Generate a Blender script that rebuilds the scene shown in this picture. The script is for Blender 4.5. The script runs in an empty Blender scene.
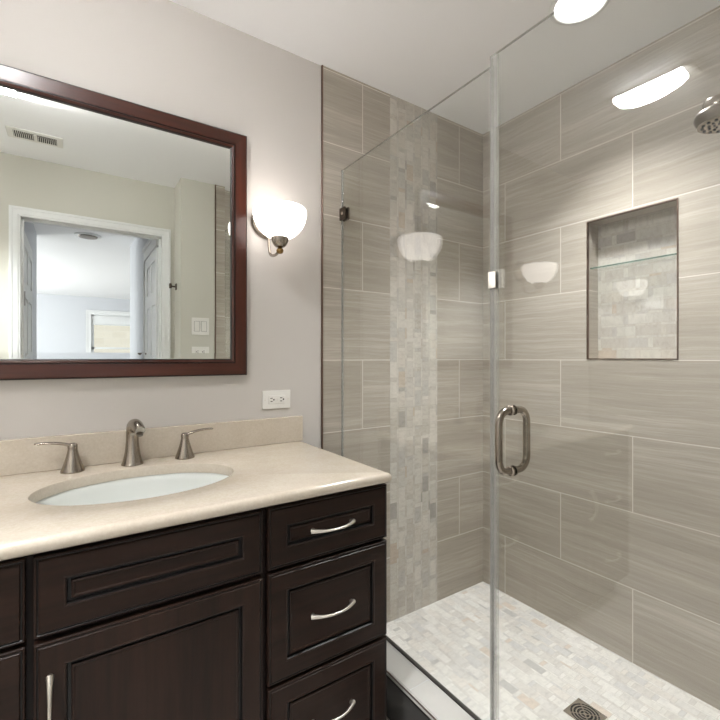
import bpy, bmesh, math, random
from math import sin, cos, pi, radians as R
from mathutils import Vector, Matrix

C = bpy.context.scene.collection
SC = bpy.context.scene

# ------------------------------------------------------------------ camera, world, sun, exposure
cam_d = bpy.data.cameras.new('camera')
cam = bpy.data.objects.new('camera', cam_d)
C.objects.link(cam)
cam.location = (0, 0, 1.22)
cam.rotation_euler = (R(90), 0, R(-33.8))
cam_d.sensor_width = 36
cam_d.lens = 428.6 / 720 * 36
cam_d.shift_y = -0.0028
cam_d.clip_start = 0.02
SC.camera = cam

VS = SC.view_settings
VS.view_transform = 'Standard'
VS.look = 'None'
VS.gamma = 1
VS.use_curve_mapping = False
VS.exposure = 0.43

W = bpy.data.worlds.new('world')
SC.world = W
W.use_nodes = True
wn = W.node_tree
sky = wn.nodes.new('ShaderNodeTexSky')
sky.sky_type = 'NISHITA'
sky.sun_disc = False
sky.sun_elevation = R(50)
wn.links.new(sky.outputs[0], wn.nodes['Background'].inputs[0])
wn.nodes['Background'].inputs[1].default_value = 0.22


def lamp(name, kind, loc, rot, energy, color=(1, 1, 1), **kw):
    d = bpy.data.lights.new(name, kind)
    d.energy = energy
    d.color = color
    for k, v in kw.items():
        setattr(d, k, v)
    o = bpy.data.objects.new(name, d)
    o.location = loc
    o.rotation_euler = rot
    C.objects.link(o)
    return o


lamp('sun', 'SUN', (0, 0, 8), (R(-42), 0, R(12)), 1.6, (1, .95, .88), angle=R(1))
# added fill lamp, shining through an added, unseen opening in the bedroom's left wall
lamp('bedroom_fill', 'AREA', (-2.72, -4.6, 1.45), (0, R(-90), 0), 150, (.96, .98, 1), shape='RECTANGLE', size=1.6, size_y=2.2)

# added fill spot over the entry, unseen, to bounce light off the floor
lamp('entry_fill_spot', 'SPOT', (-.72, .30, 2.41), (0, 0, 0), 190, (.96, .98, 1), spot_size=R(105), spot_blend=1.0, shadow_soft_size=.07)

K_FAN = 95.0       # ceiling fan light lens
K_CAN = 9.0       # recessed shower light lens
P_CAN = 37.0
P_BULB = 0.25       # bulb in each sconce
K_BOWL = 2.6


# ------------------------------------------------------------------ materials
def lin(c):
    c = c / 255
    return c / 12.92 if c <= .04045 else ((c + .055) / 1.055) ** 2.4


def rgb(r, g, b):
    return (lin(r), lin(g), lin(b), 1)


class NT:
    def __init__(s, name):
        s.m = bpy.data.materials.new(name)
        s.m.use_nodes = True
        s.t = s.m.node_tree
        s.b = s.t.nodes['Principled BSDF']
        s.out = s.t.nodes['Material Output']

    def n(s, t, **kw):
        x = s.t.nodes.new(t)
        for k, v in kw.items():
            setattr(x, k, v)
        return x

    def l(s, a, b):
        s.t.links.new(a, b)

    def set(s, sock, v):
        if hasattr(v, 'is_linked') or isinstance(v, bpy.types.NodeSocket):
            s.l(v, sock)
        else:
            sock.default_value = v

    def math(s, op, a, b=0.0, c=0.0):
        x = s.n('ShaderNodeMath', operation=op)
        s.set(x.inputs[0], a)
        s.set(x.inputs[1], b)
        s.set(x.inputs[2], c)
        return x.outputs[0]

    def mix(s, f, a, b, blend='MIX'):
        x = s.n('ShaderNodeMix', data_type='RGBA', blend_type=blend)
        s.set(x.inputs['Factor'], f)
        s.set(x.inputs['A'], a) if False else s.set(x.inputs[6], a)
        s.set(x.inputs[7], b)
        return x.outputs[2]

    def ramp(s, f, stops, interp='LINEAR'):
        x = s.n('ShaderNodeValToRGB')
        x.color_ramp.interpolation = interp
        e = x.color_ramp.elements
        while len(e) < len(stops):
            e.new(0.5)
        for i, (p, c) in enumerate(stops):
            e[i].position = p
            e[i].color = c
        s.l(f, x.inputs[0])
        return x.outputs[0]

    def xyz(s):
        tc = s.n('ShaderNodeTexCoord')
        sp = s.n('ShaderNodeSeparateXYZ')
        s.l(tc.outputs['Object'], sp.inputs[0])
        return sp.outputs

    def vec(s, a, b, c=0.0):
        x = s.n('ShaderNodeCombineXYZ')
        s.set(x.inputs[0], a)
        s.set(x.inputs[1], b)
        s.set(x.inputs[2], c)
        return x.outputs[0]

    def noise(s, v, scale=1.0, detail=3.0, rough=.55):
        x = s.n('ShaderNodeTexNoise')
        s.l(v, x.inputs['Vector'])
        x.inputs['Scale'].default_value = scale
        x.inputs['Detail'].default_value = detail
        x.inputs['Roughness'].default_value = rough
        return x.outputs['Fac']

    def bump(s, h, strength=.2, dist=.002):
        x = s.n('ShaderNodeBump')
        x.inputs['Strength'].default_value = strength
        x.inputs['Distance'].default_value = dist
        s.l(h, x.inputs['Height'])
        s.l(x.outputs[0], s.b.inputs['Normal'])

    def P(s, **kw):
        names = dict(color='Base Color', rough='Roughness', metal='Metallic', spec='Specular IOR Level', coat='Coat Weight',
                     coat_rough='Coat Roughness', emit='Emission Color', power='Emission Strength', ior='IOR', trans='Transmission Weight')
        for k, v in kw.items():
            s.set(s.b.inputs[names[k]], v)
        return s


def plain(name, color, rough=.5, metal=0.0, noise_amt=.04, noise_scale=30, **kw):
    n = NT(name)
    tc = n.n('ShaderNodeTexCoord')
    f = n.noise(tc.outputs['Object'], noise_scale, 3)
    lo = tuple(max(0, c * (1 - noise_amt)) for c in color[:3]) + (1,)
    hi = tuple(min(1, c * (1 + noise_amt)) for c in color[:3]) + (1,)
    n.P(color=n.ramp(f, [(.3, lo), (.7, hi)]), rough=rough, metal=metal, **kw)
    return n.m


def paint(name, color, rough=.55):
    n = NT(name)
    tc = n.n('ShaderNodeTexCoord')
    f = n.noise(tc.outputs['Object'], 180, 2)
    n.P(color=color, rough=rough, spec=.3)
    n.bump(f, .06, .001)
    return n.m


def tile_mat(name, axis):
    """large linen-streaked porcelain, 24 x 12 inch running bond; axis = the horizontal axis"""
    n = NT(name)
    o = n.xyz()
    u0 = {'x': 0.4560, 'y': 0.5130}[axis]
    a = o[{'x': 0, 'y': 1}[axis]]
    u = n.math('ADD', a, -u0 + 6.096)
    v = n.math('ADD', o[2], .008)
    br = n.n('ShaderNodeTexBrick')
    br.offset = .5
    br.offset_frequency = 2
    n.l(n.vec(u, v), br.inputs['Vector'])
    br.inputs['Color1'].default_value = (0, 0, 0, 1)
    br.inputs['Color2'].default_value = (1, 1, 1, 1)
    br.inputs['Mortar'].default_value = (.5, .5, .5, 1)
    br.inputs['Scale'].default_value = 1
    br.inputs['Mortar Size'].default_value = .0019
    br.inputs['Mortar Smooth'].default_value = .3
    br.inputs['Brick Width'].default_value = .6096
    br.inputs['Row Height'].default_value = .3048
    rnd = n.n('ShaderNodeSeparateColor')
    n.l(br.outputs['Color'], rnd.inputs[0])
    tile_id = n.math('MULTIPLY', rnd.outputs[0], 17.0)
    # streaks, stretched along the tile
    wob = n.math('MULTIPLY', n.noise(n.vec(n.math('MULTIPLY', u, 2.2), n.math('MULTIPLY', v, 3.0), tile_id), 1, 2), .035)
    vv = n.math('ADD', v, wob)
    s1 = n.noise(n.vec(n.math('MULTIPLY', u, 1.6), n.math('MULTIPLY', vv, 52), tile_id), 1, 4, .6)
    s2 = n.noise(n.vec(n.math('MULTIPLY', u, 7.0), n.math('MULTIPLY', vv, 230), tile_id), 1, 3, .6)
    s3 = n.noise(n.vec(n.math('MULTIPLY', u, 0.9), n.math('MULTIPLY', vv, 9), tile_id), 1, 2, .5)
    f = n.math('ADD', n.math('ADD', n.math('MULTIPLY', s1, .38), n.math('MULTIPLY', s2, .32)), n.math('MULTIPLY', s3, .30))
    col = n.ramp(f, [(.30, rgb(155, 147, 135)), (.50, rgb(174, 166, 154)), (.68, rgb(199, 192, 181))])
    tint = n.ramp(rnd.outputs[0], [(0, (.95, .95, .95, 1)), (1, (1.0, 1.0, 1.0, 1))])
    col = n.mix(1.0, col, tint, 'MULTIPLY')
    col = n.mix(br.outputs['Fac'], col, rgb(220, 214, 205))
    n.P(color=col, rough=n.math('ADD', .30, n.math('MULTIPLY', br.outputs['Fac'], .4)), spec=.35)
    h = n.math('SUBTRACT', n.math('MULTIPLY', f, .12), br.outputs['Fac'])
    n.bump(h, .25, .002)
    return n.m


def mosaic_mat(name, ua, va, uo=0.0, vo=0.0, w=.0498, p=.094, light=1.0, rough=.25, bump=.2, tint=(1, 1)):
    """small marble bricks with thin slivers between them; va = long axis of the bricks"""
    n = NT(name)
    o = n.xyz()
    u = n.math('DIVIDE', n.math('ADD', o[ua], -uo + w * 100), w)
    col = n.math('FLOOR', u)
    fu = n.math('FRACT', u)
    odd = n.math('MULTIPLY', n.math('MODULO', col, 2.0), .5)
    v = n.math('ADD', n.math('DIVIDE', n.math('ADD', o[va], -vo + p * 100), p), odd)
    row = n.math('FLOOR', v)
    fv = n.math('FRACT', v)
    sv = n.math('GREATER_THAN', fu, .80)                    # thin upright sliver
    sh = n.math('MULTIPLY', n.math('GREATER_THAN', fv, .80), n.math('SUBTRACT', 1.0, sv))   # short sliver at the brick's end
    kind = n.math('ADD', sv, n.math('MULTIPLY', sh, 2.0))
    half = n.math('MULTIPLY', sv, n.math('GREATER_THAN', fv, .45))
    wnz = n.n('ShaderNodeTexWhiteNoise', noise_dimensions='3D')
    n.l(n.vec(col, n.math('ADD', row, n.math('MULTIPLY', half, .37)), kind), wnz.inputs['Vector'])
    r = wnz.outputs['Value']
    k = light

    def c(a, b, d):
        return rgb(min(255, a * k), min(255, b * k * tint[0]), min(255, d * k * tint[1]))
    base = n.ramp(r, [(.0, c(225, 222, 216)), (.17, c(213, 209, 203)), (.34, c(230, 227, 222)), (.52, c(219, 216, 211)),
                      (.66, c(222, 217, 210)), (.78, c(210, 208, 205)), (.88, c(227, 225, 220)), (.955, c(214, 202, 189)), (.980, c(190, 188, 184))], 'CONSTANT')
    # soft marble veining inside each brick
    ang = n.math('MULTIPLY', r, 40.0)
    vn = n.noise(n.vec(n.math('ADD', o[ua], ang), n.math('MULTIPLY', o[va], 1.8), ang), 38, 4, .6)
    base = n.mix(1.0, base, n.ramp(vn, [(.28, (.83, .83, .83, 1)), (.5, (.98, .98, .98, 1)), (.7, (1.03, 1.03, 1.03, 1))]), 'MULTIPLY')

    def edge(x, a, wd):
        return n.math('LESS_THAN', n.math('ABSOLUTE', n.math('SUBTRACT', x, a)), wd)
    g = n.math('MAXIMUM', edge(fu, .80, .014), n.math('MAXIMUM', edge(fu, 0.0, .014), edge(fu, 1.0, .014)))
    ns = n.math('SUBTRACT', 1.0, sv)
    gh = n.math('MAXIMUM', n.math('MULTIPLY', n.math('MAXIMUM', edge(fv, .80, .008), n.math('MAXIMUM', edge(fv, 0.0, .008), edge(fv, 1.0, .008))), ns),
                n.math('MULTIPLY', n.math('MAXIMUM', edge(fv, .45, .008), edge(fv, 0.0, .008)), sv))
    g = n.math('MAXIMUM', g, gh)
    colr = n.mix(n.math('MULTIPLY', g, .75), base, c(186, 181, 173))
    n.P(color=colr, rough=n.math('ADD', rough, n.math('MULTIPLY', g, .3)), spec=.45)
    if rough < .1:
        n.P(coat=.9, coat_rough=.005, spec=.7)
    n.bump(n.math('SUBTRACT', n.math('MULTIPLY', r, .3), g), bump, .0015)
    return n.m


def wood(name, dark, mid, axis, scale=1.0, rough=.32, coat=.25, spec=.4):
    n = NT(name)
    o = n.xyz()
    st = [60.0, 60.0, 60.0]
    st[axis] = 3.0
    v = n.vec(*[n.math('MULTIPLY', o[i], st[i] * scale) for i in range(3)])
    f = n.noise(v, 1, 5, .65)
    v2 = n.vec(*[n.math('MULTIPLY', o[i], st[i] * .12 * scale) for i in range(3)])
    f2 = n.noise(v2, 1, 2)
    ff = n.math('ADD', n.math('MULTIPLY', f, .55), n.math('MULTIPLY', f2, .45))
    n.P(color=n.ramp(ff, [(.33, dark), (.68, mid)]), rough=rough, coat=coat, coat_rough=.22, spec=spec)
    n.bump(f, .04, .001)
    return n.m


def glass_mat(name, tint=(.970, .978, .970)):
    n = NT(name)
    n.t.nodes.remove(n.b)
    lw = n.n('ShaderNodeLayerWeight')
    lw.inputs['Blend'].default_value = .5
    fres = n.math('ADD', .060, n.math('MULTIPLY', n.math('POWER', lw.outputs['Facing'], 5.0), .955))
    tr = n.n('ShaderNodeBsdfTransparent')
    tr.inputs[0].default_value = tint + (1,)
    gl = n.n('ShaderNodeBsdfGlossy')
    gl.inputs['Roughness'].default_value = 0.0
    mx = n.n('ShaderNodeMixShader')
    n.l(fres, mx.inputs[0])
    n.l(tr.outputs[0], mx.inputs[1])
    n.l(gl.outputs[0], mx.inputs[2])
    n.l(mx.outputs[0], n.out.inputs[0])
    return n.m


def clear_plastic(name, color, alpha, rough=.25):
    n = NT(name)
    tr = n.n('ShaderNodeBsdfTransparent')
    mx = n.n('ShaderNodeMixShader')
    mx.inputs[0].default_value = alpha
    n.P(color=color, rough=rough, spec=.5)
    n.l(tr.outputs[0], mx.inputs[1])
    n.l(n.b.outputs[0], mx.inputs[2])
    n.l(mx.outputs[0], n.out.inputs[0])
    return n.m


def brushed(name, color, rough=.3, aniso=0.0):
    n = NT(name)
    tc = n.n('ShaderNodeTexCoord')
    f = n.noise(tc.outputs['Object'], 220, 2)
    n.P(color=color, metal=1.0, rough=n.math('ADD', rough - .01, n.math('MULTIPLY', f, .02)))
    return n.m


def emitter(name, color, power, base=(.9, .9, .9, 1), rough=.3):
    n = NT(name)
    tc = n.n('ShaderNodeTexCoord')
    f = n.noise(tc.outputs['Object'], 6, 2)
    n.P(color=base, rough=rough, emit=color, power=n.math('MULTIPLY', n.math('ADD', .9, n.math('MULTIPLY', f, .2)), power))
    return n.m


M = dict(
    wall=paint('wall_paint', rgb(201, 196, 191)),
    back=paint('back_wall_paint', rgb(205, 203, 192)),
    ceil=paint('ceiling_paint', rgb(248, 248, 249), .7),
    trim=plain('white_trim_paint', rgb(228, 229, 228), .35, noise_amt=.01),
    bed=paint('bedroom_paint', rgb(206, 208, 212)),
    tile_x=tile_mat('linen_tile_x', 'x'),
    tile_y=tile_mat('linen_tile_y', 'y'),
    mos_wall=mosaic_mat('marble_mosaic_wall', 0, 2, uo=1.2186, light=.90, tint=(.988, .965)),
    mos_floor=mosaic_mat('marble_mosaic_floor', 0, 1, uo=.972, light=1.06, rough=.4, w=.044, p=.082),
    mos_niche=mosaic_mat('marble_mosaic_niche', 2, 1, uo=1.214, vo=.66, light=.84, rough=.03, bump=.006, tint=(.988, .965)),
    bronze=brushed('bronze_trim', rgb(120, 100, 90), .35),
    floor=plain('floor_tile', rgb(186, 181, 174), .35, noise_amt=.05, noise_scale=8),
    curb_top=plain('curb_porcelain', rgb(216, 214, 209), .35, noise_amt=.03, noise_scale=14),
    curb_face=plain('curb_face_dark_shaded', rgb(74, 73, 72), .3, noise_amt=.05, noise_scale=14),  # dark tile, with shade on the curb front put into its colour
    glaze=plain('dark_glaze', rgb(13, 9, 8), .4),
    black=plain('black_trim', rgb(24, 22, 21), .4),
    counter=None,
    espresso_v=wood('espresso_wood_vertical', rgb(26, 17, 13), rgb(51, 35, 28), 2, coat=.03, spec=.2, rough=.36),
    espresso_h=wood('espresso_wood_horizontal', rgb(26, 17, 13), rgb(51, 35, 28), 0, coat=.03, spec=.2, rough=.36),
    espresso_dark=wood('espresso_carcass', rgb(20, 13, 11), rgb(36, 24, 20), 2, coat=.03, spec=.2),
    cherry_h=wood('cherry_frame_horizontal', rgb(47, 20, 12), rgb(80, 37, 24), 0, rough=.30, coat=.3),
    cherry_v=wood('cherry_frame_vertical', rgb(47, 20, 12), rgb(80, 37, 24), 2, rough=.30, coat=.3),
    cherry_dark=wood('dark_frame_bead', rgb(20, 10, 8), rgb(34, 16, 12), 0, rough=.4, coat=.1),
    nickel=brushed('brushed_nickel', rgb(158, 149, 139), .24),
    nickel_lt=brushed('satin_nickel_pull', rgb(226, 220, 210), .30),
    nickel_dk=brushed('dark_nickel', rgb(128, 120, 112), .30),
    bronze_dk=brushed('dark_bronze_hardware', rgb(92, 82, 74), .35),
    brass=brushed('aged_brass', rgb(150, 122, 78), .3),
    steel_dk=brushed('drain_steel', rgb(226, 218, 212), .22),
    pit=plain('drain_pit', rgb(10, 9, 9), .7, spec=.05),
    chrome=brushed('polished_chrome', rgb(232, 226, 220), .12),
    porcelain=plain('white_porcelain', rgb(220, 223, 219), .12, noise_amt=.005, coat=.3),
    glass=glass_mat('clear_glass'),
    glass_edge=clear_plastic('glass_edge', rgb(116, 119, 112), .6, .15),
    shelf_edge=clear_plastic('shelf_edge', rgb(52, 98, 86), .8, .15),
    seal=clear_plastic('clear_seal', rgb(214, 213, 208), .24),
    gasket=clear_plastic('edge_gasket', rgb(70, 72, 70), .8),
    seal_dk=plain('dark_seal', rgb(52, 48, 45), .4),
    plastic=plain('white_plastic', rgb(232, 230, 225), .3, noise_amt=.005),
    slot=plain('outlet_slot', rgb(34, 32, 30), .6),
    vent_dark=plain('vent_dark', rgb(38, 37, 35), .7),
    bowl=emitter('lit_opal_glass', (1, .93, .88, 1), K_BOWL),
    bulb=emitter('lit_bulb', (1, .90, .82, 1), 3.0),
    fan_lens=emitter('lit_fan_lens', (1, 1, 1, 1), K_FAN),
    can_lens=emitter('lit_can_lens', (1, .98, .95, 1), K_CAN),
    hall_lens=emitter('hall_lens', (1, .97, .93, 1), 1.2),
    carpet=plain('bedroom_carpet', rgb(176, 170, 160), .9, noise_amt=.15, noise_scale=200),
)


def quartz():
    n = NT('cream_quartz')
    tc = n.n('ShaderNodeTexCoord')
    f = n.noise(tc.outputs['Object'], 140, 4, .7)
    g = n.noise(tc.outputs['Object'], 14, 4, .6)
    ff = n.math('ADD', n.math('MULTIPLY', f, .6), n.math('MULTIPLY', g, .4))
    n.P(color=n.ramp(ff, [(.35, rgb(193, 181, 164)), (.5, rgb(200, 189, 173)), (.65, rgb(207, 197, 183))]), rough=.16, coat=.2, coat_rough=.1)
    return n.m


M['counter'] = quartz()


def mirror_mat():
    n = NT('mirror_silver')
    n.P(color=rgb(240, 243, 240), metal=1.0, rough=.0)
    return n.m


M['mirror'] = mirror_mat()


def neighbour_brick():
    n = NT('pale_neighbour_brick')
    o = n.xyz()
    br = n.n('ShaderNodeTexBrick')
    n.l(n.vec(o[0], o[2]), br.inputs['Vector'])
    br.inputs['Color1'].default_value = rgb(226, 214, 192)
    br.inputs['Color2'].default_value = rgb(216, 203, 180)
    br.inputs['Mortar'].default_value = rgb(225, 215, 196)
    br.inputs['Scale'].default_value = 1
    br.inputs['Brick Width'].default_value = .5
    br.inputs['Row Height'].default_value = .25
    br.inputs['Mortar Size'].default_value = .012
    n.P(color=br.outputs['Color'], rough=.9)
    return n.m


M['neighbour'] = neighbour_brick()
M['hedge'] = plain('hedge_green', rgb(120, 150, 128), .9, noise_amt=.4, noise_scale=12)


# ------------------------------------------------------------------ mesh helpers
class MB:
    """collects shapes, links them as one mesh object"""

    def __init__(s):
        s.v, s.f, s.sm, s.mi = [], [], [], []
        s.cur = 0

    def add(s, verts, faces, smooth=False):
        b = len(s.v)
        s.v += [tuple(v) for v in verts]
        for f in faces:
            s.f.append([b + i for i in f])
            s.sm.append(smooth)
            s.mi.append(s.cur)
        return s

    def box(s, x0, x1, y0, y1, z0, z1, bev=0.0, seg=2):
        bm = bmesh.new()
        bmesh.ops.create_cube(bm, size=1)
        for v in bm.verts:
            v.co = Vector((x0 + (v.co.x + .5) * (x1 - x0), y0 + (v.co.y + .5) * (y1 - y0), z0 + (v.co.z + .5) * (z1 - z0)))
        if bev:
            bmesh.ops.bevel(bm, geom=list(bm.edges), offset=bev, segments=seg, affect='EDGES', profile=.5)
        bm.verts.ensure_lookup_table()
        s.add([v.co.copy() for v in bm.verts], [[v.index for v in f.verts] for f in bm.faces], False)
        bm.free()
        return s

    def lathe(s, prof, n=40, M4=None, cap0=True, cap1=True, smooth=True):
        """prof: (r, z) pairs around the local z axis"""
        M4 = M4 or Matrix()
        vs, fs = [], []
        for r, z in prof:
            for k in range(n):
                a = 2 * pi * k / n
                vs.append(M4 @ Vector((r * cos(a), r * sin(a), z)))
        for i in range(len(prof) - 1):
            for k in range(n):
                k2 = (k + 1) % n
                fs.append([i * n + k, i * n + k2, (i + 1) * n + k2, (i + 1) * n + k])
        s.add(vs, fs, smooth)
        b = len(s.v) - len(vs)
        for flag, i in ((cap0, 0), (cap1, len(prof) - 1)):
            if flag:
                s.f.append([b + i * n + k for k in (range(n) if i else range(n - 1, -1, -1))])
                s.sm.append(smooth)
                s.mi.append(s.cur)
        return s

    def tube(s, pts, radii, n=14, flat=(1, 1), up=Vector((0, 0, 1)), closed=False):
        """sweep; flat scales the (side, up) radii"""
        pts = [Vector(p) for p in pts]
        N = len(pts)
        if isinstance(radii, (int, float)):
            radii = [radii] * N
        vs, fs = [], []
        prev = None
        for i, p in enumerate(pts):
            if closed:
                t = (pts[(i + 1) % N] - pts[i - 1]).normalized()
            else:
                t = (pts[min(i + 1, N - 1)] - pts[max(i - 1, 0)]).normalized()
            if prev is None:
                a = t.cross(up)
                if a.length < 1e-3:
                    a = t.cross(Vector((1, 0, 0)))
                a.normalize()
            else:
                a = (prev - t * prev.dot(t)).normalized()
            prev = a
            b = a.cross(t).normalized()
            for k in range(n):
                q = 2 * pi * k / n
                vs.append(p + a * cos(q) * radii[i] * flat[0] + b * sin(q) * radii[i] * flat[1])
        for i in range(N if closed else N - 1):
            j = (i + 1) % N
            for k in range(n):
                k2 = (k + 1) % n
                fs.append([i * n + k, j * n + k, j * n + k2, i * n + k2])
        if not closed:
            fs.append(list(range(n)))
            fs.append([(N - 1) * n + k for k in range(n - 1, -1, -1)])
        return s.add(vs, fs, True)

    def rings(s, rings, close_last=True, close_first=False, smooth=False):
        """list of equal-length closed loops of points bridged together"""
        n = len(rings[0])
        vs = [p for r in rings for p in r]
        fs = []
        for i in range(len(rings) - 1):
            for k in range(n):
                k2 = (k + 1) % n
                fs.append([i * n + k, i * n + k2, (i + 1) * n + k2, (i + 1) * n + k])
        if close_last:
            fs.append([(len(rings) - 1) * n + k for k in range(n)])
        if close_first:
            fs.append([k for k in range(n - 1, -1, -1)])
        return s.add(vs, fs, smooth)

    def build(s, name, mats, parent=None, fix=True):
        me = bpy.data.meshes.new(name)
        me.from_pydata(s.v, [], s.f)
        if not isinstance(mats, (list, tuple)):
            mats = [mats]
        for m in mats:
            me.materials.append(m)
        for p, sm, mi in zip(me.polygons, s.sm, s.mi):
            p.use_smooth = sm
            p.material_index = mi
        if fix:
            bm = bmesh.new()
            bm.from_mesh(me)
            bmesh.ops.recalc_face_normals(bm, faces=bm.faces)
            bm.to_mesh(me)
            bm.free()
        me.update()
        if any(s.sm):
            me.set_sharp_from_angle(angle=R(42))
            for p, sm in zip(me.polygons, s.sm):
                p.use_smooth = sm
        o = bpy.data.objects.new(name, me)
        C.objects.link(o)
        if parent is not None:
            o.parent = parent
        return o


def smooth_pts(pts, k=8):
    """Catmull-Rom through points (tuples of any length)"""
    P = [pts[0]] + list(pts) + [pts[-1]]
    out = []
    for i in range(1, len(P) - 2):
        for j in range(k):
            t = j / k
            out.append(tuple(.5 * ((2 * b) + (-a + c) * t + (2 * a - 5 * b + 4 * c - d) * t * t + (-a + 3 * b - 3 * c + d) * t ** 3)
                             for a, b, c, d in zip(P[i - 1], P[i], P[i + 1], P[i + 2])))
    out.append(tuple(pts[-1]))
    return out


def thing(name, label, cat, loc=(0, 0, 0), group=None):
    o = bpy.data.objects.new(name, None)
    o.empty_display_size = .05
    C.objects.link(o)
    o.location = loc
    o['label'] = label
    o['category'] = cat
    if group:
        o['group'] = group
    return o


def struct(name, mb, mats, parent=None):
    o = mb.build(name, mats, parent)
    if parent is None:
        o['kind'] = 'structure'
    return o


def dup(root, loc, label=None, group=None):
    r = root.copy()
    C.objects.link(r)
    r.location = loc
    if label:
        r['label'] = label
    if group:
        r['group'] = group
    for ch in list(root.children):
        c = ch.copy()
        C.objects.link(c)
        c.parent = r
        for g in list(ch.children):
            d = g.copy()
            C.objects.link(d)
            d.parent = c
    return r


# ------------------------------------------------------------------ dimensions
FZ = 0.035        # bathroom floor
CZ = 2.44         # ceiling
YW = 1.577        # painted face of the vanity wall
YT = 1.571        # tiled face of the vanity wall
XR = 1.86         # tiled face of the shower's long wall
YB = -0.17        # door wall
YS = 0.046        # shower head wall
XG = 0.959        # glass plane

# ------------------------------------------------------------------ room shell
struct('floor', MB().box(-1.2, .861, YB - .11, 1.72, FZ - .15, FZ), M['floor'])
struct('ceiling', MB().box(-2.9, 3.4, -7.2, 1.75, CZ, CZ + .12), M['ceil'])

wl = struct('wall_left', MB().box(-1.2, 2.0, YW, YW + .13, -.12, CZ), M['wall'])
tf = MB()
tf.box(.866, 1.2186, YT, YW + .001, 0, CZ)
tf.box(1.517, XR, YT, YW + .001, 0, CZ)
struct('tile_field', tf, M['tile_x'], wl)
struct('mosaic_strip', MB().box(1.2186, 1.517, YT - .001, YW + .001, 0, CZ), M['mos_wall'], wl)
struct('edge_trim', MB().box(.860, .866, YT - .0025, YW + .001, FZ, CZ, .001, 1), M['bronze'], wl)

# the shower's long wall with its recessed niche
NY0, NY1, NZ0, NZ1, ND = .6624, 1.0015, 1.214, 1.812, .093
wr = MB()
ya, yb = YS - .1, YW + .1
for (y0, y1, z0, z1) in ((ya, yb, -.12, NZ0), (ya, yb, NZ1, CZ), (ya, NY0, NZ0, NZ1), (NY1, yb, NZ0, NZ1)):
    wr.box(XR, XR + .16, y0, y1, z0, z1)
wall_right = struct('wall_right', wr, M['tile_y'])
nb = MB().box(XR + ND, XR + ND + .01, NY0 - .001, NY1 + .001, NZ0 - .001, NZ1 + .001)
struct('niche_back', nb, M['mos_niche'], wall_right)
nt = MB()
e = .0042
for (y0, y1, z0, z1) in ((NY0 - .001, NY0 + e, NZ0, NZ1), (NY1 - e, NY1 + .001, NZ0, NZ1), (NY0, NY1, NZ0 - .001, NZ0 + e), (NY0, NY1, NZ1 - e, NZ1 + .001)):
    nt.box(XR - .002, XR + .010, y0, y1, z0, z1)
struct('niche_edge_trim', nt, M['bronze'], wall_right)

struct('wall_near', MB().box(.605, 2.0, YB - .11, YS, -.12, CZ), M['back'])
sh_tile = MB().box(.836, XR, YS - .001, YS + .006, 0, CZ)
o = struct('tile_field', sh_tile, M['tile_x'], bpy.data.objects['wall_near'])
struct('edge_trim', MB().box(.830, .836, YS - .001, YS + .0085, FZ, CZ), M['bronze'], bpy.data.objects['wall_near'])

# door wall with its opening
DX0, DX1, DZ = -.262, .520, 2.075
wb = MB()
wb.box(-1.2, DX0 - .015, YB - .11, YB, -.1, CZ)
wb.box(DX1 + .015, .605, YB - .11, YB, -.1, CZ)
wb.box(DX0 - .015, DX1 + .015, YB - .11, YB, DZ + .015, CZ)
struct('wall_back', wb, M['back'])
struct('wall_end', MB().box(-1.32, -1.2, YB - .11, YW + .13, -.1, CZ), M['wall'])


def casing(name, x0, x1, z, y0, y1, w=.056):
    """U-shaped stepped door casing around an opening, in a wall facing y"""
    m = MB()
    d = y1 - y0
    prof = [(0, 0), (0, .5), (.08, .62), (.20, .62), (.24, .78), (.70, .84), (.74, 1), (.94, 1), (1, .9), (1, 0)]
    pts = []
    for o, t in prof:
        y = y0 + d * t
        pts.append([Vector((x0 - o * w, y, FZ)), Vector((x0 - o * w, y, z + o * w)), Vector((x1 + o * w, y, z + o * w)), Vector((x1 + o * w, y, FZ))])
    n = len(pts)
    vs = [p for r in pts for p in r]
    fs = []
    for i in range(n - 1):
        for k in range(3):
            fs.append([i * 4 + k, i * 4 + k + 1, i * 4 + 4 + k + 1, i * 4 + 4 + k])
    m.add(vs, fs)
    return struct(name, m, M['trim'])


casing('trim_1', DX0, DX1, DZ, YB, YB + .02)
jm = MB()
jm.box(DX0 - .015, DX0, YB - .115, YB + .002, FZ, DZ + .015)
jm.box(DX1, DX1 + .015, YB - .115, YB + .002, FZ, DZ + .015)
jm.box(DX0, DX1, YB - .115, YB + .002, DZ, DZ + .015)
jm.box(DX0, DX0 + .012, YB - .06, YB - .03, FZ, DZ)
jm.box(DX1 - .012, DX1, YB - .06, YB - .03, FZ, DZ)
jm.box(DX0, DX1, YB - .06, YB - .03, DZ - .012, DZ)
struct('trim_2', jm, M['trim'])
bb = MB()
bb.box(-1.2, DX0 - .07, YB, YB + .014, FZ, FZ + .1, .002, 1)
struct('baseboard_back', bb, M['trim'])

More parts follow.
